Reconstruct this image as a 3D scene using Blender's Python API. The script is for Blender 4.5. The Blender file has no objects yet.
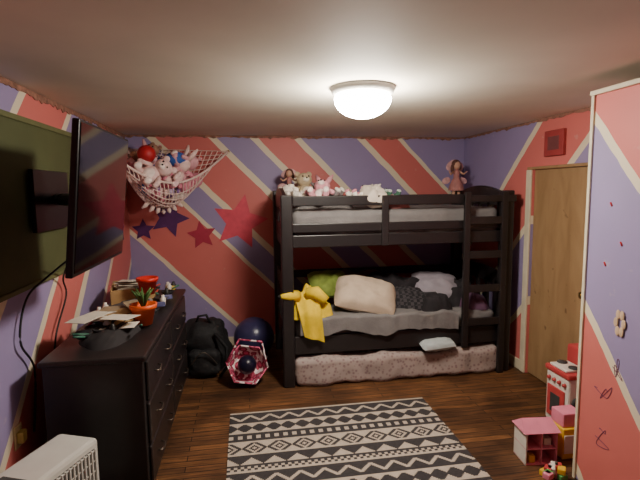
import bpy, bmesh, math, random
from mathutils import Vector, Matrix, Euler, noise
random.seed(7)
H=2.31; XL=-1.2; XR=2.55; YB=5.1; YF=-0.9
pi=math.pi
# ------------------------------------------------------------------ materials
def lin(c):
    return tuple(((v/255)/12.92 if v/255<=0.04045 else ((v/255+0.055)/1.055)**2.4) for v in c)+(1,)
_m={}
def mat(name,c,rough=.7,var=.12,scale=12,metal=0,spec=.4,bump=0.0,bscale=60):
    if name in _m: return _m[name]
    m=bpy.data.materials.new(name); m.use_nodes=True; nt=m.node_tree; b=nt.nodes['Principled BSDF']
    b.inputs['Roughness'].default_value=rough; b.inputs['Metallic'].default_value=metal
    b.inputs['Specular IOR Level'].default_value=spec
    L=lin(c)
    tc=nt.nodes.new('ShaderNodeTexCoord'); n=nt.nodes.new('ShaderNodeTexNoise'); n.inputs['Scale'].default_value=scale; n.inputs['Detail'].default_value=3
    nt.links.new(tc.outputs['Object'],n.inputs['Vector'])
    r=nt.nodes.new('ShaderNodeValToRGB'); r.color_ramp.elements[0].position=.3; r.color_ramp.elements[1].position=.7
    r.color_ramp.elements[0].color=tuple(v*(1-var) for v in L[:3])+(1,); r.color_ramp.elements[1].color=tuple(min(1,v*(1+var)) for v in L[:3])+(1,)
    nt.links.new(n.outputs['Fac'],r.inputs['Fac']); nt.links.new(r.outputs['Color'],b.inputs['Base Color'])
    if bump>0:
        n2=nt.nodes.new('ShaderNodeTexNoise'); n2.inputs['Scale'].default_value=bscale; nt.links.new(tc.outputs['Object'],n2.inputs['Vector'])
        bp=nt.nodes.new('ShaderNodeBump'); bp.inputs['Strength'].default_value=bump; bp.inputs['Distance'].default_value=.01
        nt.links.new(n2.outputs['Fac'],bp.inputs['Height']); nt.links.new(bp.outputs['Normal'],b.inputs['Normal'])
    _m[name]=m; return m
PINK=(214,116,110); LAV=(156,142,184); CREAM=(234,220,192)
def paint(name,direction,tmin,tmax,segs,rough=.5):
    """house paint: flat diagonal bands; direction . position = t ; segs list of (t_start,colour)"""
    m=bpy.data.materials.new(name); m.use_nodes=True; nt=m.node_tree; b=nt.nodes['Principled BSDF']; b.inputs['Roughness'].default_value=rough
    b.inputs['Specular IOR Level'].default_value=.35
    g=nt.nodes.new('ShaderNodeNewGeometry')
    nz=nt.nodes.new('ShaderNodeTexNoise'); nz.inputs['Scale'].default_value=5
    nt.links.new(g.outputs['Position'],nz.inputs['Vector'])
    d=nt.nodes.new('ShaderNodeVectorMath'); d.operation='DOT_PRODUCT'; d.inputs[1].default_value=direction
    nt.links.new(g.outputs['Position'],d.inputs[0])
    w=nt.nodes.new('ShaderNodeMath'); w.operation='MULTIPLY_ADD'; w.inputs[1].default_value=.03
    nt.links.new(nz.outputs['Fac'],w.inputs[0]); nt.links.new(d.outputs['Value'],w.inputs[2])
    mr=nt.nodes.new('ShaderNodeMapRange'); mr.inputs['From Min'].default_value=tmin; mr.inputs['From Max'].default_value=tmax
    nt.links.new(w.outputs[0],mr.inputs['Value'])
    r=nt.nodes.new('ShaderNodeValToRGB'); cr=r.color_ramp; cr.interpolation='CONSTANT'
    cr.elements.remove(cr.elements[1]); cr.elements[0].position=0; cr.elements[0].color=lin(segs[0][1])
    for t,c in segs[1:]:
        e=cr.elements.new((t-tmin)/(tmax-tmin)); e.color=lin(c)
    nt.links.new(mr.outputs['Result'],r.inputs['Fac'])
    n2=nt.nodes.new('ShaderNodeTexNoise'); n2.inputs['Scale'].default_value=3; n2.inputs['Detail'].default_value=6
    nt.links.new(g.outputs['Position'],n2.inputs['Vector'])
    mx=nt.nodes.new('ShaderNodeMix'); mx.data_type='RGBA'; mx.blend_type='MULTIPLY'; mx.inputs['Factor'].default_value=.15
    nt.links.new(r.outputs['Color'],mx.inputs['A']); nt.links.new(n2.outputs['Fac'],mx.inputs['B'])
    n3=nt.nodes.new('ShaderNodeTexNoise'); n3.inputs['Scale'].default_value=14; n3.inputs['Detail'].default_value=8; nt.links.new(g.outputs['Position'],n3.inputs['Vector'])
    r3=nt.nodes.new('ShaderNodeValToRGB'); r3.color_ramp.elements[0].position=.68; r3.color_ramp.elements[0].color=(0,0,0,1); r3.color_ramp.elements[1].position=.8; r3.color_ramp.elements[1].color=(.3,.3,.3,1)
    nt.links.new(n3.outputs['Fac'],r3.inputs['Fac'])
    m2=nt.nodes.new('ShaderNodeMix'); m2.data_type='RGBA'; m2.inputs['B'].default_value=lin((205,190,180))
    nt.links.new(r3.outputs['Color'],m2.inputs['Factor']); nt.links.new(mx.outputs['Result'],m2.inputs['A'])
    nt.links.new(m2.outputs['Result'],b.inputs['Base Color'])
    return m
def bands(start,edges,w=.085):
    out=[(-99,start)]; cur=start
    for e in edges:
        cur=PINK if cur==LAV else LAV
        out.append((e-w/2,CREAM)); out.append((e+w/2,cur))
    return out
# ------------------------------------------------------------------ builder
class B:
    def __init__(s,name): s.name=name; s.v=[]; s.f=[]; s.fm=[]; s.fs=[]; s.mats=[]; s.M=Matrix()
    def mi(s,m):
        if m not in s.mats: s.mats.append(m)
        return s.mats.index(m)
    def add(s,vs,fs,m,smooth=False,M=None):
        T=s.M if M is None else s.M@M
        o=len(s.v); s.v+= [tuple(T@Vector(v)) for v in vs]; k=s.mi(m)
        for f in fs: s.f.append([i+o for i in f]); s.fm.append(k); s.fs.append(smooth)
    def bmadd(s,bm,m,smooth=False,M=None):
        bm.verts.ensure_lookup_table(); bm.verts.index_update()
        s.add([v.co.copy() for v in bm.verts],[[v.index for v in f.verts] for f in bm.faces],m,smooth,M); bm.free()
    def box(s,x0,x1,y0,y1,z0,z1,m,bev=.006,M=None,seg=2):
        bm=bmesh.new(); bmesh.ops.create_cube(bm,size=1)
        for v in bm.verts: v.co=Vector(((x0+x1)/2+v.co.x*(x1-x0),(y0+y1)/2+v.co.y*(y1-y0),(z0+z1)/2+v.co.z*(z1-z0)))
        if bev>0: bmesh.ops.bevel(bm,geom=bm.edges[:],offset=min(bev,.45*min(abs(x1-x0),abs(y1-y0),abs(z1-z0))),segments=seg,affect='EDGES',profile=.5)
        s.bmadd(bm,m,False,M)
    def ball(s,c,r,m,M=None,seg=14,rings=9):
        if not hasattr(r,'__len__'): r=(r,r,r)
        bm=bmesh.new(); bmesh.ops.create_uvsphere(bm,u_segments=seg,v_segments=rings,radius=1)
        for v in bm.verts: v.co=Vector((c[0]+v.co.x*r[0],c[1]+v.co.y*r[1],c[2]+v.co.z*r[2]))
        s.bmadd(bm,m,True,M)
    def lathe(s,prof,m,M=None,n=24,c=(0,0,0),smooth=True):
        vs=[];fs=[]
        for r,z in prof:
            for i in range(n):
                a=2*pi*i/n; vs.append((c[0]+r*math.cos(a),c[1]+r*math.sin(a),c[2]+z))
        for j in range(len(prof)-1):
            for i in range(n):
                fs.append([j*n+i,j*n+(i+1)%n,(j+1)*n+(i+1)%n,(j+1)*n+i])
        s.add(vs,fs,m,smooth,M)
    def tube(s,pts,r,m,n=8,M=None,closed=False):
        pts=[Vector(p) for p in pts]; vs=[];fs=[]; N=len(pts)
        rr=r if hasattr(r,'__len__') else [r]*N
        for k,p in enumerate(pts):
            t=(pts[min(k+1,N-1)]-pts[max(k-1,0)]).normalized()
            a=t.cross(Vector((0,0,1))); 
            if a.length<.05: a=t.cross(Vector((0,1,0)))
            a.normalize(); b=t.cross(a)
            for i in range(n):
                q=2*pi*i/n; vs.append(p+(a*math.cos(q)+b*math.sin(q))*rr[k])
        for k in range(N-1):
            for i in range(n): fs.append([k*n+i,k*n+(i+1)%n,(k+1)*n+(i+1)%n,(k+1)*n+i])
        fs.append(list(range(n))[::-1]); fs.append([(N-1)*n+i for i in range(n)])
        s.add(vs,fs,m,True,M)
    def soft(s,x0,x1,y0,y1,z0,z1,m,r=.05,amp=.01,fr=5,seed=0,res=.05,M=None,stretch=(1,1,1)):
        """rounded padded box with fabric wrinkles"""
        bm=bmesh.new(); bmesh.ops.create_cube(bm,size=1)
        n=max(6,min(60,int(max(x1-x0,y1-y0)/res)))
        bmesh.ops.subdivide_edges(bm,edges=bm.edges[:],cuts=n,use_grid_fill=True)
        c=Vector(((x0+x1)/2,(y0+y1)/2,(z0+z1)/2)); h=Vector(((x1-x0)/2,(y1-y0)/2,(z1-z0)/2)); r=min(r,h.x,h.y,h.z)
        for v in bm.verts:
            p=Vector((v.co.x*2*h.x,v.co.y*2*h.y,v.co.z*2*h.z))
            q=Vector([max(-(h[i]-r),min(h[i]-r,p[i])) for i in range(3)])
            d=p-q
            if d.length>1e-6: d=d.normalized(); p=q+d*r
            w=p+c; nn=noise.noise(Vector((w.x*fr*stretch[0]+seed,w.y*fr*stretch[1],w.z*fr*stretch[2])))+.5*noise.noise(Vector((w.x*fr*2.3*stretch[0]+seed,w.y*fr*2.3*stretch[1],w.z*fr*2.3)))
            v.co=w+d*amp*nn*2
        s.bmadd(bm,m,True,M)
    def pillow(s,w,d,h,m,M,seed=0,n=18):
        vs=[];fs=[]
        for sg in (1,-1):
            o=len(vs)
            for j in range(n+1):
                for i in range(n+1):
                    u=-1+2*i/n; v=-1+2*j/n
                    t=max(0,(1-abs(u)**3)*(1-abs(v)**3))**.6
                    k=1-.07*(1-abs(v))**1*abs(u)**2; k2=1-.07*(1-abs(u))*abs(v)**2
                    nn=noise.noise(Vector((u*2+seed,v*2,sg)))
                    sh=1-.12*(u*u*v*v)
                    z=sg*t*h/2*(1+.45*nn+.25*noise.noise(Vector((u*4+seed,v*4,sg))))
                    vs.append((u*w/2*k*sh,v*d/2*k2*sh,z))
            for j in range(n):
                for i in range(n):
                    f=[o+j*(n+1)+i,o+j*(n+1)+i+1,o+(j+1)*(n+1)+i+1,o+(j+1)*(n+1)+i]
                    fs.append(f if sg>0 else f[::-1])
        s.add(vs,fs,m,True,M)
    def heap(s,w,d,h,m,M,seed=0,n=34,rg=2.2):
        """crumpled blanket / clothing lump"""
        vs=[];fs=[]
        for j in range(n+1):
            for i in range(n+1):
                u=-1+2*i/n; v=-1+2*j/n
                a=math.atan2(v,u); q=max(abs(u),abs(v)); 
                k=1+.18*noise.noise(Vector((math.cos(a)*1.5+seed,math.sin(a)*1.5,3)))
                l=math.hypot(u,v) or 1; uu=u/l*q*k; vv=v/l*q*k
                fold=1-abs(noise.noise(Vector((uu*rg+seed,vv*rg*.6,seed))))*1.6
                z=h*(1-q**4)*(.72+.28*fold+.22*noise.noise(Vector((uu*1.3,vv*1.3,seed)))+.06*noise.noise(Vector((uu*6,vv*3,seed))))
                vs.append((uu*w/2,vv*d/2,max(z,0)))
        for j in range(n):
            for i in range(n): fs.append([j*(n+1)+i,j*(n+1)+i+1,(j+1)*(n+1)+i+1,(j+1)*(n+1)+i])
        s.add(vs,fs,m,True,M)
    def done(s):
        me=bpy.data.meshes.new(s.name); me.from_pydata(s.v,[],s.f)
        for m in s.mats: me.materials.append(m)
        me.polygons.foreach_set('material_index',s.fm); me.polygons.foreach_set('use_smooth',s.fs); me.update()
        o=bpy.data.objects.new(s.name,me); bpy.context.collection.objects.link(o); return o
def T(x,y,z,rx=0,ry=0,rz=0,sc=1): return Matrix.Translation((x,y,z))@Euler((math.radians(rx),math.radians(ry),math.radians(rz))).to_matrix().to_4x4()@Matrix.Scale(sc,4)
def smooth(pts,n=8):
    P=[Vector(p) for p in pts]; P=[P[0]]+P+[P[-1]]; o=[]
    for i in range(1,len(P)-2):
        for k in range(n):
            t=k/n; a,b_,c_,d=P[i-1:i+3]; o.append(.5*((2*b_)+(c_-a)*t+(2*a-5*b_+4*c_-d)*t*t+(-a+3*b_-3*c_+d)*t**3))
    return o+[P[-2]]
# ------------------------------------------------------------------ room
def floor_mat():
    m=bpy.data.materials.new('wood_floor'); m.use_nodes=True; nt=m.node_tree; b=nt.nodes['Principled BSDF']
    g=nt.nodes.new('ShaderNodeNewGeometry')
    br=nt.nodes.new('ShaderNodeTexBrick'); br.inputs['Scale'].default_value=1; br.inputs['Brick Width'].default_value=1.1; br.inputs['Row Height'].default_value=.06
    br.inputs['Mortar Size'].default_value=.003; br.inputs['Color1'].default_value=lin((138,94,58)); br.inputs['Color2'].default_value=lin((98,66,42)); br.inputs['Mortar'].default_value=lin((26,18,12)); br.offset=.37
    nt.links.new(g.outputs['Position'],br.inputs['Vector'])
    mp=nt.nodes.new('ShaderNodeMapping'); mp.inputs['Scale'].default_value=(2,26,1); nt.links.new(g.outputs['Position'],mp.inputs['Vector'])
    n=nt.nodes.new('ShaderNodeTexNoise'); n.inputs['Scale'].default_value=2.5; n.inputs['Detail'].default_value=6; nt.links.new(mp.outputs['Vector'],n.inputs['Vector'])
    r=nt.nodes.new('ShaderNodeValToRGB'); r.color_ramp.elements[0].position=.32; r.color_ramp.elements[0].color=(.35,.33,.32,1); r.color_ramp.elements[1].position=.68; r.color_ramp.elements[1].color=(1.1,1.06,1.02,1)
    nt.links.new(n.outputs['Fac'],r.inputs['Fac'])
    mx=nt.nodes.new('ShaderNodeMix'); mx.data_type='RGBA'; mx.blend_type='MULTIPLY'; mx.inputs['Factor'].default_value=1
    nt.links.new(br.outputs['Color'],mx.inputs['A']); nt.links.new(r.outputs['Color'],mx.inputs['B'])
    n2=nt.nodes.new('ShaderNodeTexNoise'); n2.inputs['Scale'].default_value=2.2; n2.inputs['Detail'].default_value=7; nt.links.new(g.outputs['Position'],n2.inputs['Vector'])
    r2=nt.nodes.new('ShaderNodeValToRGB'); r2.color_ramp.elements[0].position=.38; r2.color_ramp.elements[0].color=(.5,.48,.46,1); r2.color_ramp.elements[1].position=.58; r2.color_ramp.elements[1].color=(1,1,1,1)
    nt.links.new(n2.outputs['Fac'],r2.inputs['Fac'])
    m3=nt.nodes.new('ShaderNodeMix'); m3.data_type='RGBA'; m3.blend_type='MULTIPLY'; m3.inputs['Factor'].default_value=1
    nt.links.new(mx.outputs['Result'],m3.inputs['A']); nt.links.new(r2.outputs['Color'],m3.inputs['B'])
    nt.links.new(m3.outputs['Result'],b.inputs['Base Color']); b.inputs['Roughness'].default_value=.58; b.inputs['Specular IOR Level'].default_value=.35
    return m
b=B('floor'); b.box(XL-.1,XR+.1,YF-.1,YB+.1,-.1,0,floor_mat(),0); b.done()
mc=mat('ceiling_paint',(222,213,196),.75,.06,2)
b=B('ceiling'); b.box(XL-.1,XR+.1,YF-.1,YB+.1,H,H+.1,mc,0); b.done()
pb=paint('wall_back_paint',(1,0,1),-2,6,bands(LAV,[.11,.95,1.35,1.98,2.40,2.87,3.6,4.05]))
pl=paint('wall_left_paint',(0,1,-1),-4,6,bands(PINK,[-.1,.6,1.3,1.95,2.6,3.3,4.1]))
pr=paint('wall_right_paint',(0,1,1),-2,8,bands(PINK,[2.9,3.7,4.45,5.2,6.0]))
pf=mat('wall_front_paint',(170,150,160),.6,.05,3)
b=B('wall_back'); b.box(XL-.1,XR+.1,YB,YB+.1,0,H,pb,0); b.done()
b=B('wall_left'); b.box(XL-.1,XL,YF,YB,0,H,pl,0); b.done()
DY0,DY1,DZ=3.0,3.78,1.88
b=B('wall_right'); b.box(XR,XR+.1,YF,DY0,0,H,pr,0); b.box(XR,XR+.1,DY1,YB,0,H,pr,0); b.box(XR,XR+.1,DY0,DY1,DZ,H,pr,0); b.done()
b=B('wall_front'); b.box(XL-.1,XR+.1,YF-.1,YF,0,H,pf,0); b.done()
trim=mat('trim_cream',(215,204,178),.5,.08,8)
def plywood():
    m=mat('door_plywood',(160,130,92),.6,.1,6); nt=m.node_tree; p=nt.nodes['Principled BSDF']
    tc=nt.nodes.new('ShaderNodeTexCoord'); mp=nt.nodes.new('ShaderNodeMapping'); mp.inputs['Scale'].default_value=(1,4,1.0); nt.links.new(tc.outputs['Object'],mp.inputs['Vector'])
    n=nt.nodes.new('ShaderNodeTexNoise'); n.inputs['Scale'].default_value=2.0; n.inputs['Detail'].default_value=7; n.inputs['Distortion'].default_value=.6; nt.links.new(mp.outputs['Vector'],n.inputs['Vector'])
    r=nt.nodes.new('ShaderNodeValToRGB'); r.color_ramp.elements[0].position=.25; r.color_ramp.elements[0].color=lin((134,104,70)); r.color_ramp.elements[1].position=.75; r.color_ramp.elements[1].color=lin((166,134,96))
    nt.links.new(n.outputs['Fac'],r.inputs['Fac'])
    v=nt.nodes.new('ShaderNodeTexNoise'); v.inputs['Scale'].default_value=9; nt.links.new(tc.outputs['Object'],v.inputs['Vector'])
    r2=nt.nodes.new('ShaderNodeValToRGB'); r2.color_ramp.elements[0].position=.68; r2.color_ramp.elements[0].color=(1,1,1,1); r2.color_ramp.elements[1].position=.74; r2.color_ramp.elements[1].color=(.5,.45,.4,1)
    nt.links.new(v.outputs['Fac'],r2.inputs['Fac'])
    mx=nt.nodes.new('ShaderNodeMix'); mx.data_type='RGBA'; mx.blend_type='MULTIPLY'; mx.inputs['Factor'].default_value=1
    nt.links.new(r.outputs['Color'],mx.inputs['A']); nt.links.new(r2.outputs['Color'],mx.inputs['B']); nt.links.new(mx.outputs['Result'],p.inputs['Base Color']); return m
dm=plywood()
b=B('door_1'); b.box(XR+.02,XR+.055,DY0+.002,DY1-.002,0.01,DZ-.002,dm,.003)
brass=mat('brass',(150,120,60),.3,.1,20,metal=1)
b.lathe([(0,0),(.02,.0),(.012,.03),(.028,.045),(.028,.06),(0,.07)],brass,M=T(XR+.02,DY0+.07,.9,0,-90,0)); b.done()
b=B('trim_1')
b.box(XR-.02,XR-.001,DY1,DY1+.07,0,DZ+.0,trim); b.box(XR-.02,XR-.001,DY0-.07,DY0,0,DZ,trim); b.box(XR-.012,XR-.001,DY0-.07,DY1+.07,DZ,DZ+.025,dm,.004); b.done()
def ragged(name,p0,p1,nrm,m,seed,sc=1):
    b=B(name); p0=Vector(p0);p1=Vector(p1);n=int((p1-p0).length/.03); nrm=Vector(nrm)
    vs=[];fs=[]
    for i in range(n+1):
        p=p0.lerp(p1,i/n); h=sc*(.012+.03*abs(noise.noise(Vector((i*.35+seed,0,0))))+.012*random.random())
        vs+=[p,p+nrm*.006,p+nrm*.006-Vector((0,0,h)),p-Vector((0,0,h))]
    for i in range(n):
        a=4*i;c=a+4
        for k in range(4): fs.append([a+k,a+(k+1)%4,c+(k+1)%4,c+k])
    b.add(vs,fs,m); b.done()
rag=mat('ragged_edge',(140,100,84),.9,.4,25)
ragged('trim_2',(XL,YB-.001,H-.001),(XR,YB-.001,H-.001),(0,-1,0),rag,1)
ragged('trim_3',(XL+.001,YF,H-.001),(XL+.001,YB-.01,H-.001),(1,0,0),rag,5,1.5)
ragged('trim_4',(XR-.001,YF,H-.001),(XR-.001,YB-.01,H-.001),(-1,0,0),rag,9)
b=B('baseboard_right'); b.box(XR-.015,XR,DY1+.07,YB,0,.1,trim); b.done()
b=B('baseboard_back'); b.box(XL,XR-.02,YB-.015,YB,0,.1,trim); b.done()
b=B('baseboard_left'); b.box(XL,XL+.015,YF,YB-.02,0,.1,trim); b.done()
# closet block at right
def cz(z): return z*.64-2.3*.768
e=[cz(.1),cz(1.07),cz(2.12)]
cm=paint('closet_paint',(0,-.768,.64),-3,1,[(-99,LAV),(e[0]-.02,CREAM),(e[0]+.02,PINK),(e[1]-.02,CREAM),(e[1]+.025,LAV),(e[2]-.02,CREAM),(e[2]+.02,PINK)])
b=B('closet'); b.box(1.9,XR-.001,1.2,2.3,0,2.215,cm,.004); 
b.box(1.885,XR-.001,1.19,2.315,2.215,2.24,trim,.004)
b.box(1.888,1.9,2.285,2.306,0,2.215,trim,.003)
b.box(1.9,XR-.001,2.3,2.304,0,2.2,mat('closet_side',(205,150,145),.5),0)
sc_=mat('crayon_mark',(120,70,100),.8); s2=mat('crayon_red',(180,40,40),.8)
random.seed(3)
for (y0,z0) in [(2.12,.62),(2.02,.78),(2.1,.35)]:
    pts=[(1.8985,y0+random.uniform(-.06,.06),z0+random.uniform(-.06,.06)) for _ in range(7)]
    b.tube(smooth(pts,6),.0018,sc_,n=5)
for (y0,z0) in [(2.13,1.62),(2.05,1.42),(2.15,1.3)]:
    b.tube([(1.8985,y0,z0),(1.8985,y0+.012,z0+.02)],.005,s2,n=5)
b.done()
random.seed(7)
# wall stars
def star(name,M,R,col,t=.006):
    b=B(name); m=mat('star_'+name+str(col),col,.6)
    vs=[];n=10
    for z in (0,t):
        for i in range(n):
            a=pi/2+i*pi/5; r=R if i%2==0 else R*.48; vs.append((r*math.cos(a),r*math.sin(a),z))
    fs=[list(range(n,2*n)),list(range(n))[::-1]]+[[i,(i+1)%n,n+(i+1)%n,n+i] for i in range(n)]
    b.add(vs,fs,m,False,M); return b.done()
DP=(84,38,96)
for x,z,R,c,rz in [(-.05,1.38,.31,(214,76,96),12),(-.46,1.25,.16,(168,44,70),-8),(-.79,1.44,.21,DP,20),(-1.06,1.32,.12,DP,0)]:
    star('wall_star',T(x,YB-.001,z,90,rz,0),R,c)
for y,z,R,rz in [(4.75,1.35,.13,10),(4.4,1.5,.11,-10)]:
    star('wall_star',Matrix.Translation((XL+.001,y,z))@Euler((pi/2,0,pi/2)).to_matrix().to_4x4(),R,DP)
# ------------------------------------------------------------------ ceiling light
lx,ly=.7,2.68
b=B('ceiling_light')
rim=mat('light_rim',(200,198,192),.35,.05,8,metal=.3)
b.lathe([(0,0),(.188,0),(.19,-.012),(.18,-.03),(.165,-.045),(.15,-.05)],rim,n=40,c=(lx,ly,H))
em=bpy.data.materials.new('frosted_glass_lit'); em.use_nodes=True; p=em.node_tree.nodes['Principled BSDF']
p.inputs['Base Color'].default_value=(1,1,1,1); p.inputs['Emission Color'].default_value=(1,.92,.79,1); p.inputs['Emission Strength'].default_value=195
prof=[(.152,-.05),(.165,-.06)]+[(.166*math.cos(a),-.066-.11*math.sin(a)) for a in [i*pi/2/10 for i in range(11)]]
b.lathe(prof,em,n=40,c=(lx,ly,H)); b.done()
# ------------------------------------------------------------------ bunk bed
blk=mat('black_wood',(34,29,30),.38,.15,6,spec=.5)
gry=mat('grey_sheet',(116,112,112),.85,.1,9,bump=.3)
X0,X1,Y0,Y1=.30,2.43,3.85,4.95; pw=.1
b=B('bunk_bed')
for x,y,h in [(X0,Y0,1.68),(X0,Y1-pw,1.72),(X1-pw,Y0,1.70),(X1-pw,Y1-pw,1.72)]:
    b.box(x,x+pw,y,y+pw,0,h,blk,.012)
def endpanel(x,zb,zt,arch):
    n=16; vs=[];fs=[]
    for k in range(n+1):
        y=Y0+pw*.5+(Y1-Y0-pw)*k/n; top=zt+arch*math.sin(pi*k/n)
        for xx in (x,x+.03):
            vs+=[(xx,y,zb),(xx,y,top)]
    for k in range(n):
        a=4*k; c=4*(k+1)
        fs+=[[a,c,c+1,a+1],[a+2,a+3,c+3,c+2],[a+1,c+1,c+3,a+3],[a,a+2,c+2,c]]
    b.add(vs,fs,blk)
for x in (X0+.025,X1-.055):
    endpanel(x,1.56,1.66,.09); endpanel(x,1.22,1.42,0); endpanel(x,.8,.92,.03); endpanel(x,.3,.5,0)
    for k in range(1,6):
        y=Y0+(Y1-Y0)*k/6; b.box(x,x+.025,y-.025,y+.025,1.42,1.6,blk,.003); b.box(x,x+.025,y-.025,y+.025,.5,.84,blk,.003)
b.box(X0+pw,1.97,Y0+.02,Y0+.05,1.585,1.67,blk,.008)
b.box(X0+pw,X1-pw,Y0+.02,Y0+.05,1.36,1.435,blk,.006)
b.box(X0+pw,X1-pw,Y0+.03,Y0+.05,1.23,1.335,blk,.006)
b.box(1.18,1.24,Y0,Y0+.02,1.23,1.67,blk,.006)
b.box(X0+pw,X1-pw,Y0+.02,Y0+.05,.29,.45,blk,.008)
b.box(X0+pw,X1-pw,Y1-.05,Y1-.02,1.25,1.4,blk); b.box(X0+pw,X1-pw,Y1-.05,Y1-.02,1.56,1.66,blk); b.box(X0+pw,X1-pw,Y1-.05,Y1-.02,.3,.45,blk)
b.box(X0+pw,X1-pw,Y1-.05,Y1-.02,.78,.86,blk)
for k in range(12):
    x=X0+.15+k*.16; b.box(x,x+.07,Y0+.05,Y1-.05,1.27,1.29,blk,0); b.box(x,x+.07,Y0+.05,Y1-.05,.33,.35,blk,0)
b.box(X0+.1,X1-.1,Y0+.06,Y1-.06,1.255,1.27,mat('bunk_board',(70,58,52),.8),0)
for x in (1.93,2.29): b.box(x,x+.06,Y0-.035,Y0,.0 if x>2 else .27,1.69,blk,.008)
for z in (.47,.78,1.09,1.40): b.box(1.96,2.32,Y0-.03,Y0-.005,z,z+.07,blk,.006)
b.box(1.93,2.43,Y0-.03,Y0+.0,1.6,1.66,blk,.006)
b.done()
b=B('mattress'); b.soft(X0+.11,X1-.11,Y0+.06,Y1-.06,1.30,1.545,gry,r=.06,amp=.006,fr=6,res=.04); b.done()
b=B('mattress'); b.soft(X0+.11,X1-.11,Y0+.055,Y1-.06,.36,.60,gry,r=.07,amp=.016,fr=5,res=.035,seed=4)
n=70;mv=[];mf=[]
for i in range(n+1):
    for j in range(14):
        x=.45+1.45*i/n; t=j/13
        if t<.45: y=Y0+.20-(t/.45)*.21; z=.615
        else:
            y=Y0-.012; z=.615-(t-.45)/.55*(.15+.07*noise.noise(Vector((x*3,0,2))))
        w=noise.noise(Vector((x*7+z*2,z*3,1)))*.022+noise.noise(Vector((x*16,z*6,5)))*.010
        mv.append((x,y-abs(w) ,z+w*1.1))
for i in range(n):
    for j in range(13): mf.append([i*14+j,(i+1)*14+j,(i+1)*14+j+1,i*14+j+1])
b.add(mv,mf,gry,True)
b.done()
def floral():
    m=bpy.data.materials.new('floral_sheet'); m.use_nodes=True; nt=m.node_tree; p=nt.nodes['Principled BSDF']; p.inputs['Roughness'].default_value=.85
    tc=nt.nodes.new('ShaderNodeTexCoord'); v=nt.nodes.new('ShaderNodeTexVoronoi'); v.inputs['Scale'].default_value=32
    nt.links.new(tc.outputs['Object'],v.inputs['Vector']); r=nt.nodes.new('ShaderNodeValToRGB')
    r.color_ramp.elements[0].position=.15; r.color_ramp.elements[0].color=lin((132,106,108)); r.color_ramp.elements[1].position=.5; r.color_ramp.elements[1].color=lin((164,148,143))
    nt.links.new(v.outputs['Distance'],r.inputs['Fac']); nt.links.new(r.outputs['Color'],p.inputs['Base Color']); return m
fl=floral()
b=B('trundle_mattress'); b.soft(X0+.11,X1-.11,Y0-.02,Y1-.12,0.0,.25,fl,r=.05,amp=.014,fr=3.4,res=.03,seed=9,stretch=(1.6,1,.6))
b.done()
wht=mat('white_cloth',(205,192,178),.85,.08,8,bump=.2)
b=B('pillow'); b.pillow(.60,.40,.22,mat('beige_pillow',(186,166,146),.85,.14,7,bump=.2),T(1.08,4.04,.75,36,10,-12),seed=2); b.done()
b=B('pillow'); b.pillow(.42,.34,.17,mat('green_pillow',(120,136,56),.8,.25,14),T(.80,4.35,.81,35,0,10),seed=5); b.done()
b=B('pillow'); b.pillow(.5,.36,.17,mat('grey_pillow',(150,142,152),.8,.1,9),T(1.86,4.25,.76,35,5,-6),seed=8); b.done()
b=B('pillow'); b.pillow(.34,.15,.09,mat('pale_blue_cushion',(176,184,186),.8,.06,9),T(1.70,3.83,.315,15,-3,3),seed=8); b.done()
dk=mat('dark_blanket',(34,30,34),.9,.3,10)
def plaid():
    m=mat('plaid_blanket',(60,56,62),.9,.3,10); nt=m.node_tree; p=nt.nodes['Principled BSDF']
    tc=nt.nodes.new('ShaderNodeTexCoord'); c=nt.nodes.new('ShaderNodeTexChecker'); c.inputs['Scale'].default_value=34
    c.inputs['Color1'].default_value=lin((28,26,30)); c.inputs['Color2'].default_value=lin((62,58,62)); nt.links.new(tc.outputs['Object'],c.inputs['Vector']); nt.links.new(c.outputs['Color'],p.inputs['Base Color']); return m
b=B('blanket'); b.heap(.9,.5,.30,dk,T(1.45,4.42,.59,0,0,-15),seed=1.3); b.heap(.66,.36,.21,plaid(),T(1.56,4.14,.59,0,0,-14),seed=7.7); b.heap(.34,.28,.16,dk,T(1.75,3.99,.59,0,0,20),seed=9.7); b.done()
b=B('clothes_pile'); b.heap(.5,.45,.24,dk,T(2.08,4.25,.59),seed=4.1); b.heap(.3,.3,.13,mat('plum_cloth',(88,60,84),.9),T(2.15,4.05,.59),seed=2.2); b.done()
b=B('bedspread'); b.heap(.9,.5,.30,mat('rose_blanket',(110,62,66),.9,.2,9),T(1.15,4.68,.59,0,0,4),seed=5.6); b.done()
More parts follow.
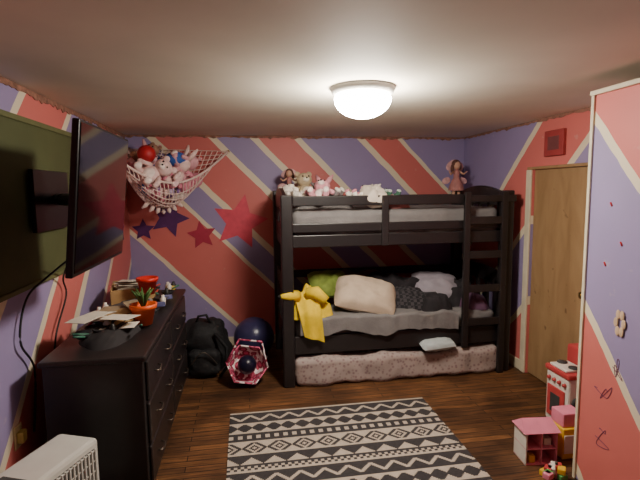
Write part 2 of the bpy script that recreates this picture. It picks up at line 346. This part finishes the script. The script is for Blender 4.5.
# ------------------------------------------------------------------ plush helper
eye=mat('toy_eye',(12,10,12),.2,0)
def plush(b,M,s,c,c2=None,ears='round'):
    m=mat('plush_%d_%d_%d'%c,c,.95,.12,30,bump=.4,bscale=120); m2=mat('plush_%d_%d_%d'%(c2 or c),(c2 or c),.95,.12,30)
    old=b.M; b.M=b.M@M@Matrix.Scale(s,4)
    b.ball((0,0,.2),(.19,.16,.22),m); b.ball((0,-.09,.19),(.12,.09,.15),m2)
    b.ball((0,-.02,.52),(.19,.17,.17),m); b.ball((0,-.17,.48),(.08,.06,.06),m2); b.ball((0,-.235,.5),.02,eye)
    for sx in (-1,1):
        b.ball((sx*.07,-.165,.56),.022,eye)
        if ears=='round': b.ball((sx*.14,0,.67),(.07,.035,.07),m)
        elif ears=='long': b.tube([(sx*.08,0,.64),(sx*.13,.0,.8),(sx*.2,-.02,.95)],[.05,.06,.02],m)
        b.tube([(sx*.14,-.04,.33),(sx*.24,-.1,.26),(sx*.29,-.15,.18)],[.05,.06,.055],m); b.ball((sx*.29,-.15,.17),.055,m)
        b.tube([(sx*.1,-.05,.08),(sx*.16,-.18,.06),(sx*.18,-.3,.07)],[.08,.075,.07],m); b.ball((sx*.18,-.31,.08),(.07,.05,.085),m2)
    b.M=old
b=B('yellow_plush_blanket')
ye=mat('yellow_plush',(222,188,30),.9,.08,20,bump=.3); bk=mat('plush_black',(25,20,20),.9)
b.heap(.34,.3,.26,ye,T(.52,4.01,.60,0,0,20),seed=3.3)
b.heap(.24,.2,.17,ye,T(.64,3.96,.60,0,0,-10),seed=6.3)
b.tube([(.44,3.93,.80),(.36,3.87,.82),(.27,3.84,.82)],[.05,.045,.012],ye); b.ball((.275,3.84,.82),.018,bk)
b.tube([(.52,3.93,.82),(.6,3.9,.83),(.68,3.86,.76)],[.05,.06,.045],ye)
nn=14; fv=[];ff=[]
for i in range(nn+1):
    for j in range(nn+1):
        u=i/nn; v=j/nn
        w=.020*math.sin(u*9+v*2)+.02*noise.noise(Vector((u*3,v*3,0)))
        x=.42+.13*v*.5+u*(.20-.03*v); z=.76-.30*v+.03*u*(1-v)-.05*u*v
        y=3.90-.085*min(1,v*3)+w*.6
        fv.append((x,min(y,3.826) if z<.62 else y,z))
for i in range(nn):
    for j in range(nn):
        a=i*(nn+1)+j; ff.append([a,a+1,a+nn+2,a+nn+1])
b.add(fv,ff,ye,True)
b.done()
b=B('plush_toys')
cols=[((225,215,205),(240,230,220),'round'),((214,150,160),(240,220,215),'long'),((120,110,110),(220,215,205),'round'),((232,224,214),(210,140,150),'long'),((190,170,140),(230,220,200),'round'),((70,110,90),(200,210,200),'round')]
for i,(x,y,zz,s,rz,rx) in enumerate([(.5,4.15,1.55,.38,30,-60),(.66,4.05,1.55,.40,-20,-50),(.83,4.2,1.55,.38,60,-50),(.97,4.05,1.55,.32,-70,-60),(.6,4.45,1.55,.42,10,-20),(1.4,4.2,1.55,.3,20,-70)]):
    c=cols[i]; plush(b,T(x,y,zz+.06,rx,0,rz),s,c[0],c[1],c[2])
b.done()
b=B('cloth_bundle'); b.pillow(.24,.26,.16,wht,T(1.14,3.98,1.66,25,5,0),seed=3); b.heap(.3,.3,.12,mat('rose_cloth',(178,120,118),.9),T(1.36,4.1,1.55),seed=1); b.done()
b=B('sheet_bundle'); b.heap(.6,.4,.1,gry,T(.75,4.3,1.53),seed=8); b.done()
cop=mat('doll_dress',(168,112,108),.6,.2,20); skin=mat('doll_skin',(196,150,126),.6,.05); hair=mat('doll_hair',(92,58,50),.8,.2,30); wing=mat('doll_wing',(206,160,160),.5,.2,30)
def fairy(x,y,z,s,rz):
    b=B('fairy_doll'); b.M=T(x,y,z,0,0,rz,s)
    b.lathe([(.085,0),(.07,.06),(.03,.14),(.035,.19),(.02,.22),(0,.225)],cop,n=16); b.ball((0,0,.265),(.042,.04,.048),skin); b.ball((0,.012,.275),(.05,.045,.05),hair)
    for sx in (-1,1):
        b.tube([(sx*.03,0,.2),(sx*.08,-.01,.17),(sx*.11,-.03,.2)],[.014,.011,.008],skin,n=6)
        b.tube([(sx*.03,0,.02),(sx*.035,0,-.12)],[.02,.012],skin,n=6); b.ball((sx*.035,-.012,-.13),(.014,.026,.01),hair)
        b.ball((sx*.10,.03,.25),(.085,.006,.05),wing,M=Matrix.Rotation(-sx*.5,4,'Y')); b.ball((sx*.07,.03,.13),(.055,.006,.035),wing,M=Matrix.Rotation(sx*.3,4,'Y'))
        b.ball((sx*.045,.01,.23),(.018,.02,.05),hair)
    b.done()
fairy(2.22,4.6,1.70,1.0,10); fairy(.46,4.7,1.68,.8,-15)
# ------------------------------------------------------------------ rug
b=B('rug'); rx0,rx1,ry0,ry1=-.15,1.41,1.0,3.45
c=.0105; nx=int((rx1-rx0)/c); ny=int((ry1-ry0)/c)
rb=mat('rug_black',(52,48,50),.95,.2,60); rc=mat('rug_cream',(178,164,150),.95,.1,60)
def rugpat(i,j):
    P=72; k=j%P
    def tri(p,i): q=i%p; return min(q,p-q)
    if k<2: return True
    if k<5: return False
    if k<13: return abs((k-5)-tri(14,i))<=1
    if k<16: return False
    if k<18: return True
    if k<28: return (tri(10,i)+abs(k-22.5))>5.5
    if k<30: return True
    if k<33: return False
    if k<37: return (i//3)%2==0
    if k<40: return False
    if k<42: return True
    if k<54: 
        d=tri(16,i)+abs(k-48); return 3<d<5.5 or d<1.5 or d>8
    if k<56: return True
    if k<59: return False
    if k<66: return (k-59)>=tri(14,i)
    if k<68: return False
    return (i//2+j//2)%2==0
vs=[(rx0+i*c,ry1-j*c,.012) for j in range(ny+1) for i in range(nx+1)]
fa=[];fb=[]
for j in range(ny):
    for i in range(nx):
        f=[j*(nx+1)+i,(j+1)*(nx+1)+i,(j+1)*(nx+1)+i+1,j*(nx+1)+i+1]
        (fa if rugpat(i,j) else fb).append(f)
o=len(b.v); b.add(vs,fa,rc); k=b.mi(rb)
for f in fb: b.f.append(f); b.fm.append(k); b.fs.append(False)
b.box(rx0,rx0+nx*c,ry1-ny*c,ry1,0.001,.011,rb,0)
b.done()
# ------------------------------------------------------------------ dresser
b=B('dresser'); dx0,dx1,dy0,dy1,dh=-1.06,-.56,2.5,4.2,.85
b.box(dx0,dx1,dy0,dy1,.06,dh-.03,blk,.006); b.box(dx0-.015,dx1+.02,dy0-.02,dy1+.02,dh-.03,dh,blk,.01)
b.box(dx0+.02,dx1-.03,dy0+.03,dy1-.03,0,.06,blk,0)
hd=mat('handle_metal',(110,100,92),.35,.1,10,metal=.8)
w=(dy1-dy0-.06)/2
for cidx in range(2):
    ya=dy0+.03+cidx*w
    for (z0,z1) in [(.08,.31),(.325,.56),(.575,.80)]:
        b.box(dx1-.002,dx1+.018,ya+.012,ya+w-.012,z0,z1,blk,.008)
        for q in (.28,.72):
            yy=ya+w*q; zz=(z0+z1)/2
            b.tube([(dx1+.018,yy-.05,zz),(dx1+.04,yy-.045,zz-.004),(dx1+.045,yy,zz-.01),(dx1+.04,yy+.045,zz-.004),(dx1+.018,yy+.05,zz)],.005,hd,n=6)
b.done()
wp=mat('paper_white',(215,205,190),.8,.08); car=mat('cardboard',(176,140,92),.85,.12); orn=mat('orange_plastic',(214,84,30),.45,.08); red=mat('red_plastic',(196,40,30),.4,.08)
def opentray(b,x,y,z,w,d,h,m,rz=0):
    M=T(x,y,z,0,0,rz); t=.006
    b.box(-w/2,w/2,-d/2,d/2,0,t,m,0,M); b.box(-w/2,w/2,-d/2,-d/2+t,t,h,m,0,M); b.box(-w/2,w/2,d/2-t,d/2,t,h,m,0,M); b.box(-w/2,-w/2+t,-d/2,d/2,t,h,m,0,M); b.box(w/2-t,w/2,-d/2,d/2,t,h,m,0,M)
b=B('cardboard_box'); opentray(b,-.90,3.85,dh,.32,.42,.13,car,12); 
for k in range(8): b.box(-.12,.12,-.09,.09,0,.003,wp,0,T(-.90,3.85,dh+.10+.008*k,random.uniform(-8,8),random.uniform(-8,8),random.uniform(0,180)))
b.done()
b=B('paper_pile')
for k in range(22):
    b.box(-.1,.1,-.07,.07,0,.002,[wp,car,mat('paper_grey',(150,145,140),.8),mat('paper_dark',(60,54,56),.8),mat('paper_tan',(150,130,104),.7)][k%5 if k%3 else 0],0,T(random.uniform(-.95,-.68),random.uniform(2.85,3.75),dh+.004+.006*k,random.uniform(-3,3),random.uniform(-3,3),random.uniform(0,180)))
b.done()
def pot(name,x,y,z,s,m,plant=None):
    b=B(name); b.M=T(x,y,z,0,0,0,s)
    b.lathe([(0,0),(.055,0),(.078,.11),(.088,.11),(.09,.14),(.078,.14),(.07,.11),(0,.105)],m)
    if plant:
        for k in range(9):
            a=k*2.4; b.tube([(0,0,.11),(.03*math.cos(a),.03*math.sin(a),.19),(.07*math.cos(a),.07*math.sin(a),.24)],[.008,.012,.003],plant,n=6)
    b.done()
pot('flower_pot',-.66,3.05,dh+.02,.95,orn,mat('plant_green',(60,90,40),.8))
pot('red_cup',-.74,3.6,dh+.1,.9,red)
pot('orange_cup',-1.0,4.12,dh,.7,orn)
b=B('desk_clutter')
pal=[(180,70,60),(60,110,90),(210,180,80),(80,80,120),(30,30,30),(220,210,200),(60,54,50),(40,40,44)]
for k in range(64):
    x=random.uniform(-1.0,-.60); y=random.uniform(2.6,4.1); cc=pal[k%8]; m=mat('clutter_%d'%(k%8),cc,.5)
    q=(k//2)%4; h=dh+.05+.03*random.random()
    if q==0: b.tube([(x,y,h),(x+random.uniform(-.08,.08),y+random.uniform(-.08,.08),h+.02)],.007,m,n=6)
    elif q==1: b.box(-.04,.04,-.03,.03,0,.035,m,.006,T(x,y,dh+.03,random.uniform(-12,12),0,random.uniform(0,180)))
    elif q==2: b.lathe([(0,0),(.02,0),(.022,.05),(.012,.06),(.012,.075),(0,.075)],m,c=(x,y,dh+.02),n=12)
    else: b.lathe([(0,.0),(.03,.0),(.055,.03),(.052,.032),(.028,.006),(0,.006)],m,c=(x,y,dh+.03),n=16)
b.heap(.34,.6,.07,mat('dark_cloth',(40,36,38),.9),T(-.83,2.95,dh),seed=3)
b.heap(.3,.4,.07,mat('grey_cloth',(120,114,110),.9),T(-.8,3.5,dh),seed=5)
b.done()
# ------------------------------------------------------------------ TV + mount + board
tvb=mat('tv_black',(16,16,18),.35,.1); scr=mat('tv_screen',(10,10,13),.06,0,spec=.9)
M=T(-.68,2.43,1.69,0,6,0)
b=B('television'); b.box(-.03,.0,-.4,.4,-.33,.33,tvb,.006,M); b.box(-.001,.004,-.385,.385,-.31,.318,scr,0,M); b.box(-.06,-.03,-.2,.2,-.2,.15,tvb,.01,M)
b.box(XL+.045,XL+.07,2.75,3.25,1.5,1.85,tvb,.003)
b.tube([(XL+.06,3.1,1.68),(-.98,2.75,1.68)],.035,tvb); b.tube([(-.98,2.75,1.68),(-.75,2.43,1.68)],.035,tvb); b.box(-.79,-.74,2.3,2.56,1.52,1.82,tvb,.004)
b.done()
og=mat('olive_board',(76,80,48),.7,.12,4); oe=mat('olive_edge',(96,98,62),.6)
b=B('wall_panel'); b.box(XL+.001,XL+.03,2.2,3.75,1.2,2.13,og,.004)
b.box(XL+.03,XL+.04,2.2,3.75,2.1,2.13,oe,.002); b.box(XL+.03,XL+.04,2.2,3.75,1.2,1.225,oe,.002); b.done()
cb=mat('cable_black',(15,15,15),.5)
b=B('power_cable'); 
b.tube(smooth([(-.8,2.5,1.45),(-1.1,2.75,1.25),(-1.17,2.65,1.15),(-1.17,2.55,.95),(-1.17,2.68,.75),(-1.17,2.62,.42)]),.006,cb,n=6)
b.tube(smooth([(-.85,2.6,1.5),(-1.14,3.1,1.2),(-1.17,3.2,1.05),(-1.17,3.0,.85),(-1.17,2.9,.6)]),.006,cb,n=6); b.done()
b=B('wall_outlet'); b.box(XL,XL+.008,2.46,2.54,.40,.52,mat('outlet_plate',(205,190,140),.5),.003); b.box(XL+.008,XL+.04,2.475,2.525,.43,.49,mat('adapter_yellow',(190,170,90),.5),.006); b.done()
# ------------------------------------------------------------------ heater
wh=mat('heater_white',(205,203,196),.4,.04); dkg=mat('slot_dark',(60,60,60),.7)
b=B('space_heater'); b.M=T(-.93,2.03,0,0,0,-22)
b.box(-.11,.11,-.28,.28,.04,.55,wh,.02)
b.box(.108,.113,-.25,.25,.09,.51,dkg,.002)
for k in range(22):
    y=-.245+k*.023; b.box(.112,.122,y,y+.010,.09,.51,wh,.002)
for k in range(9):
    z=.1+k*.05; b.box(.113,.119,-.25,.25,z,z+.006,wh,.001)
for y in (-.22,.17): b.box(-.13,.13,y,y+.05,0,.05,dkg,.005)
b.box(-.06,.06,-.2,-.08,.55,.558,dkg,.003)
b.done()
# ------------------------------------------------------------------ hammock with plush toys
net=mat('net_pink',(232,206,198),.8)
b=B('toy_hammock')
A=Vector((XL+.03,3.9,2.14)); Bp=Vector((-.15,YB-.03,2.14)); C=Vector((XL+.05,YB-.05,2.16))
out=Vector((1,-1,0)).normalized()
def hs(u,v):
    s=math.sin(pi*u)
    fr=A.lerp(Bp,u)+Vector((0,0,-.34*s)); p=fr.lerp(C,v)
    dip=.36*(math.sin(pi*min(1,v*1.25))**.7 if v<.8 else 0)*s
    p=p+Vector((0,0,-dip))+out*.12*s*(1-v)*math.sin(pi*min(1,v*2.5))
    p.x=max(p.x,XL+.03); p.y=min(p.y,YB-.03); return p
NU,NV=34,18
for i in range(NU+1): b.tube([hs(i/NU,j/NV) for j in range(NV+1)],.0045,net,n=4)
for j in range(NV): b.tube([hs(i/NU,j/NV) for i in range(NU+1)],.012 if j==0 else .0045,net,n=6)
for Pt in (A,Bp,C): b.ball(Pt,.014,brass)
for k in range(7):
    p=hs(.35+.05*k,.3); b.tube([p,p+Vector((.01*k-.03,.0,-.04)),p+Vector((.02*k-.06,-.01,-.06))],[.02,.022,.008],net,n=6)
b.done()
b=B('plush_toy_pile')
pc=[((232,200,196),(244,226,220),'round'),((226,146,164),(240,205,210),'round'),((240,226,216),(230,170,180),'long'),((220,166,174),(240,220,215),'round'),((70,110,170),(120,150,200),'round'),((234,180,186),(245,225,225),'long'),((160,120,100),(210,180,150),'round'),((150,116,172),(210,190,220),'round'),((238,206,200),(226,140,160),'long'),((222,134,154),(240,200,205),'round')]
for k in range(20):
    lay=k//9; u=.26+(.48-.08*lay)*((k*.618)%1)+.03*lay; v=.20+.34*((k*.37)%1); p=hs(u,v)
    q=Vector((p.x,p.y,p.z+.09+.12*lay)); c=pc[(k*7)%10]
    q.x=max(q.x,XL+.18); q.y=min(q.y,YB-.18)
    plush(b,T(q.x,q.y,q.z,random.uniform(-80,-10),random.uniform(-60,60),random.uniform(-60,60)),random.uniform(.34,.46),c[0],c[1],c[2])
p=hs(.3,.2); b.ball((p.x+.02,p.y,p.z+.36),.08,mat('red_toy_ball',(170,30,40),.5)); p=hs(.58,.2); b.ball((p.x,p.y,p.z+.42),(.11,.08,.07),mat('blue_toy',(50,90,170),.7))
b.done()
# ------------------------------------------------------------------ floor things by the wall
bag=mat('backpack_black',(22,21,24),.75,.25,10,bump=.3)
b=B('backpack'); b.soft(-.62,-.18,4.24,4.59,0,.5,bag,r=.16,amp=.025,fr=6,res=.03); b.soft(-.55,-.25,4.16,4.29,.03,.27,bag,r=.06,amp=.012,fr=8,res=.02,seed=3)
b.tube([(-.48,4.34,.48),(-.45,4.32,.56),(-.38,4.32,.57),(-.34,4.34,.48)],.012,bag); b.tube([(-.3,4.22,.42),(-.2,4.16,.3),(-.19,4.16,.12),(-.26,4.16,.03)],.015,bag)
b.tube(smooth([(-.52,4.16,.15),(-.4,4.12,.28),(-.28,4.16,.15)]),.005,hd,n=6); b.done()
b=B('ball'); b.ball((.06,4.5,.27),.2,mat('navy_ball',(48,46,80),.3,.1,6),seg=32,rings=20); b.ball((.06,4.5,.27),(.2015,.2015,.02),mat('navy_seam',(60,60,100),.4),seg=32)
b.lathe([(.1,0),(.14,.0),(.14,.09),(.12,.10)],mat('ball_ring',(60,60,66),.6),c=(.06,4.5,0)); b.done()
def pinkpat():
    m=bpy.data.materials.new('pink_print'); m.use_nodes=True; nt=m.node_tree; p=nt.nodes['Principled BSDF']; p.inputs['Roughness'].default_value=.7
    tc=nt.nodes.new('ShaderNodeTexCoord'); v=nt.nodes.new('ShaderNodeTexVoronoi'); v.inputs['Scale'].default_value=16
    nt.links.new(tc.outputs['Object'],v.inputs['Vector']); r=nt.nodes.new('ShaderNodeValToRGB'); r.color_ramp.interpolation='CONSTANT'
    r.color_ramp.elements[0].color=lin((214,90,130)); r.color_ramp.elements[1].position=.6; r.color_ramp.elements[1].color=lin((240,225,225))
    e=r.color_ramp.elements.new(.35); e.color=lin((150,40,70))
    nt.links.new(v.outputs['Distance'],r.inputs['Fac']); nt.links.new(r.outputs['Color'],p.inputs['Base Color']); return m
pp=pinkpat()
b=B('toy_bucket_bag'); M=T(-.02,4.05,.15,58,10,0)
b.lathe([(0,-.08),(.13,-.08),(.16,0),(.19,.09),(.178,.09),(.15,.0),(.12,-.05),(0,-.05)],pp,M=M,n=6,smooth=False)
b.ball((0,0,.07),.085,mat('dark_ball',(24,22,44),.3),M=M); b.tube([tuple(M@Vector((-.18,0,.09))),tuple(M@Vector((-.1,.2,.14))),tuple(M@Vector((.1,.2,.14))),tuple(M@Vector((.18,0,.09)))],.01,pp); b.done()
# ------------------------------------------------------------------ right side toys
tw=mat('toy_white',(222,214,204),.4,.05); tr=mat('toy_red',(184,66,68),.4,.08); tpk=mat('toy_pink',(222,130,154),.5,.08); tye=mat('toy_yellow',(224,180,50),.5,.08)
b=B('toy_stove'); x0,x1,y0,y1=2.20,2.5,2.76,3.0
b.box(x0,x1,y0,y1,0,.38,tw,.015); b.box(x0-.01,x1,y0-.01,y1+.01,.38,.42,tr,.01); b.box(x1-.14,x1,y0,y1,.42,.56,tr,.012); b.box(x0,x0+.15,y0+.03,y1-.03,.42,.44,tw,.008)
for yy in (2.82,2.94): b.lathe([(0,0),(.035,0),(.035,.008),(0,.01)],dkg,c=(x0+.08,yy,.44),n=20)
b.box(x0-.012,x0,y0+.03,y1-.03,.05,.28,tr,.004); b.box(x0-.016,x0-.01,y0+.07,y1-.07,.09,.23,dkg,.003)
for k in range(4): b.lathe([(0,0),(.015,0),(.012,.018),(0,.018)],tr,M=T(x0,y0+.035+k*.055,.33,0,-90,0),n=14)
for k in range(2): b.lathe([(0,0),(.055,0),(.055,.01),(.04,.014),(0,.01)],tr if k else dkg,M=T(x0+.08+k*.13,y0,.2,90,0,0),n=24)
b.done()
b=B('dollhouse'); b.M=T(1.79,2.52,0,0,0,-6,.78)
for z in (0,.13,.26): b.box(-.13,.13,-.1,.1,z,z+.012,tpk,.003)
b.box(-.13,-.118,-.1,.1,0,.26,tw,.002); b.box(.118,.13,-.1,.1,0,.26,tpk,.002); b.box(-.13,.13,.09,.1,0,.26,tw,.002); b.box(-.005,.005,-.1,.09,0,.26,tpk,.002)
b.add([(-.15,-.11,.27),(.15,-.11,.27),(.15,.11,.27),(-.15,.11,.27),(-.12,0,.35),(.12,0,.35)],[[0,1,5,4],[2,3,4,5],[0,4,3],[1,2,5]],tpk)
b.box(-.09,-.04,-.08,-.02,.012,.07,tye,.004); b.box(.04,.1,-.06,0,.142,.2,tw,.004); b.done()
b=B('toy_blocks')
for k in range(14):
    c=[tye,tpk,tw,tr,mat('toy_green',(90,150,80),.5)][k%5]; b.box(-.025,.025,-.022,.022,0,.036,c,.006,T(1.70+random.random()*.15,2.26+random.random()*.12,0.0+.037*(k//7),0,0,random.uniform(0,90)))
b.done()
b=B('toy_boxes')
b.box(1.95,2.12,2.47,2.62,0,.2,tye,.006); b.box(1.96,2.10,2.49,2.61,.2,.29,tpk,.006); b.box(1.955,2.11,2.463,2.47,.04,.16,tw,.001); b.done()
b=B('red_wall_frame'); ya,yb,za,zb=3.36,3.60,1.98,2.19
b.box(XR-.03,XR,ya,yb,za,zb,mat('red_frame',(150,56,56),.6),.006); b.box(XR-.033,XR-.028,ya+.05,yb-.05,za+.05,zb-.05,mat('red_inner',(110,60,62),.7),.002); b.done()
b=B('paper_flower')
for k in range(6):
    a=2*pi*k/6; b.ball((1.893,2.03+.025*math.cos(a),1.02+.05*math.sin(a)),(.004,.015,.026),mat('flower_beige',(200,170,140),.8))
b.done()
# ------------------------------------------------------------------ camera
F=460; th=math.radians(9.3); ph=math.radians(6.2); ro=math.radians(0.6)
fw=Vector((math.sin(th)*math.cos(ph),math.cos(th)*math.cos(ph),-math.sin(ph)))
rt=Vector((math.cos(th),-math.sin(th),0)); up=rt.cross(fw)
rt2=rt*math.cos(ro)-up*math.sin(ro); up2=up*math.cos(ro)+rt*math.sin(ro)
cam=bpy.data.objects.new('camera',bpy.data.cameras.new('camera')); bpy.context.collection.objects.link(cam)
cam.data.lens=F*36/640; cam.data.sensor_width=36; cam.data.clip_start=.02
cam.matrix_world=Matrix(((rt2.x,up2.x,-fw.x,0),(rt2.y,up2.y,-fw.y,0),(rt2.z,up2.z,-fw.z,1.72),(0,0,0,1)))
bpy.context.scene.camera=cam
w=bpy.data.worlds.new('world'); bpy.context.scene.world=w; w.use_nodes=True; w.node_tree.nodes['Background'].inputs[0].default_value=(.02,.02,.02,1)
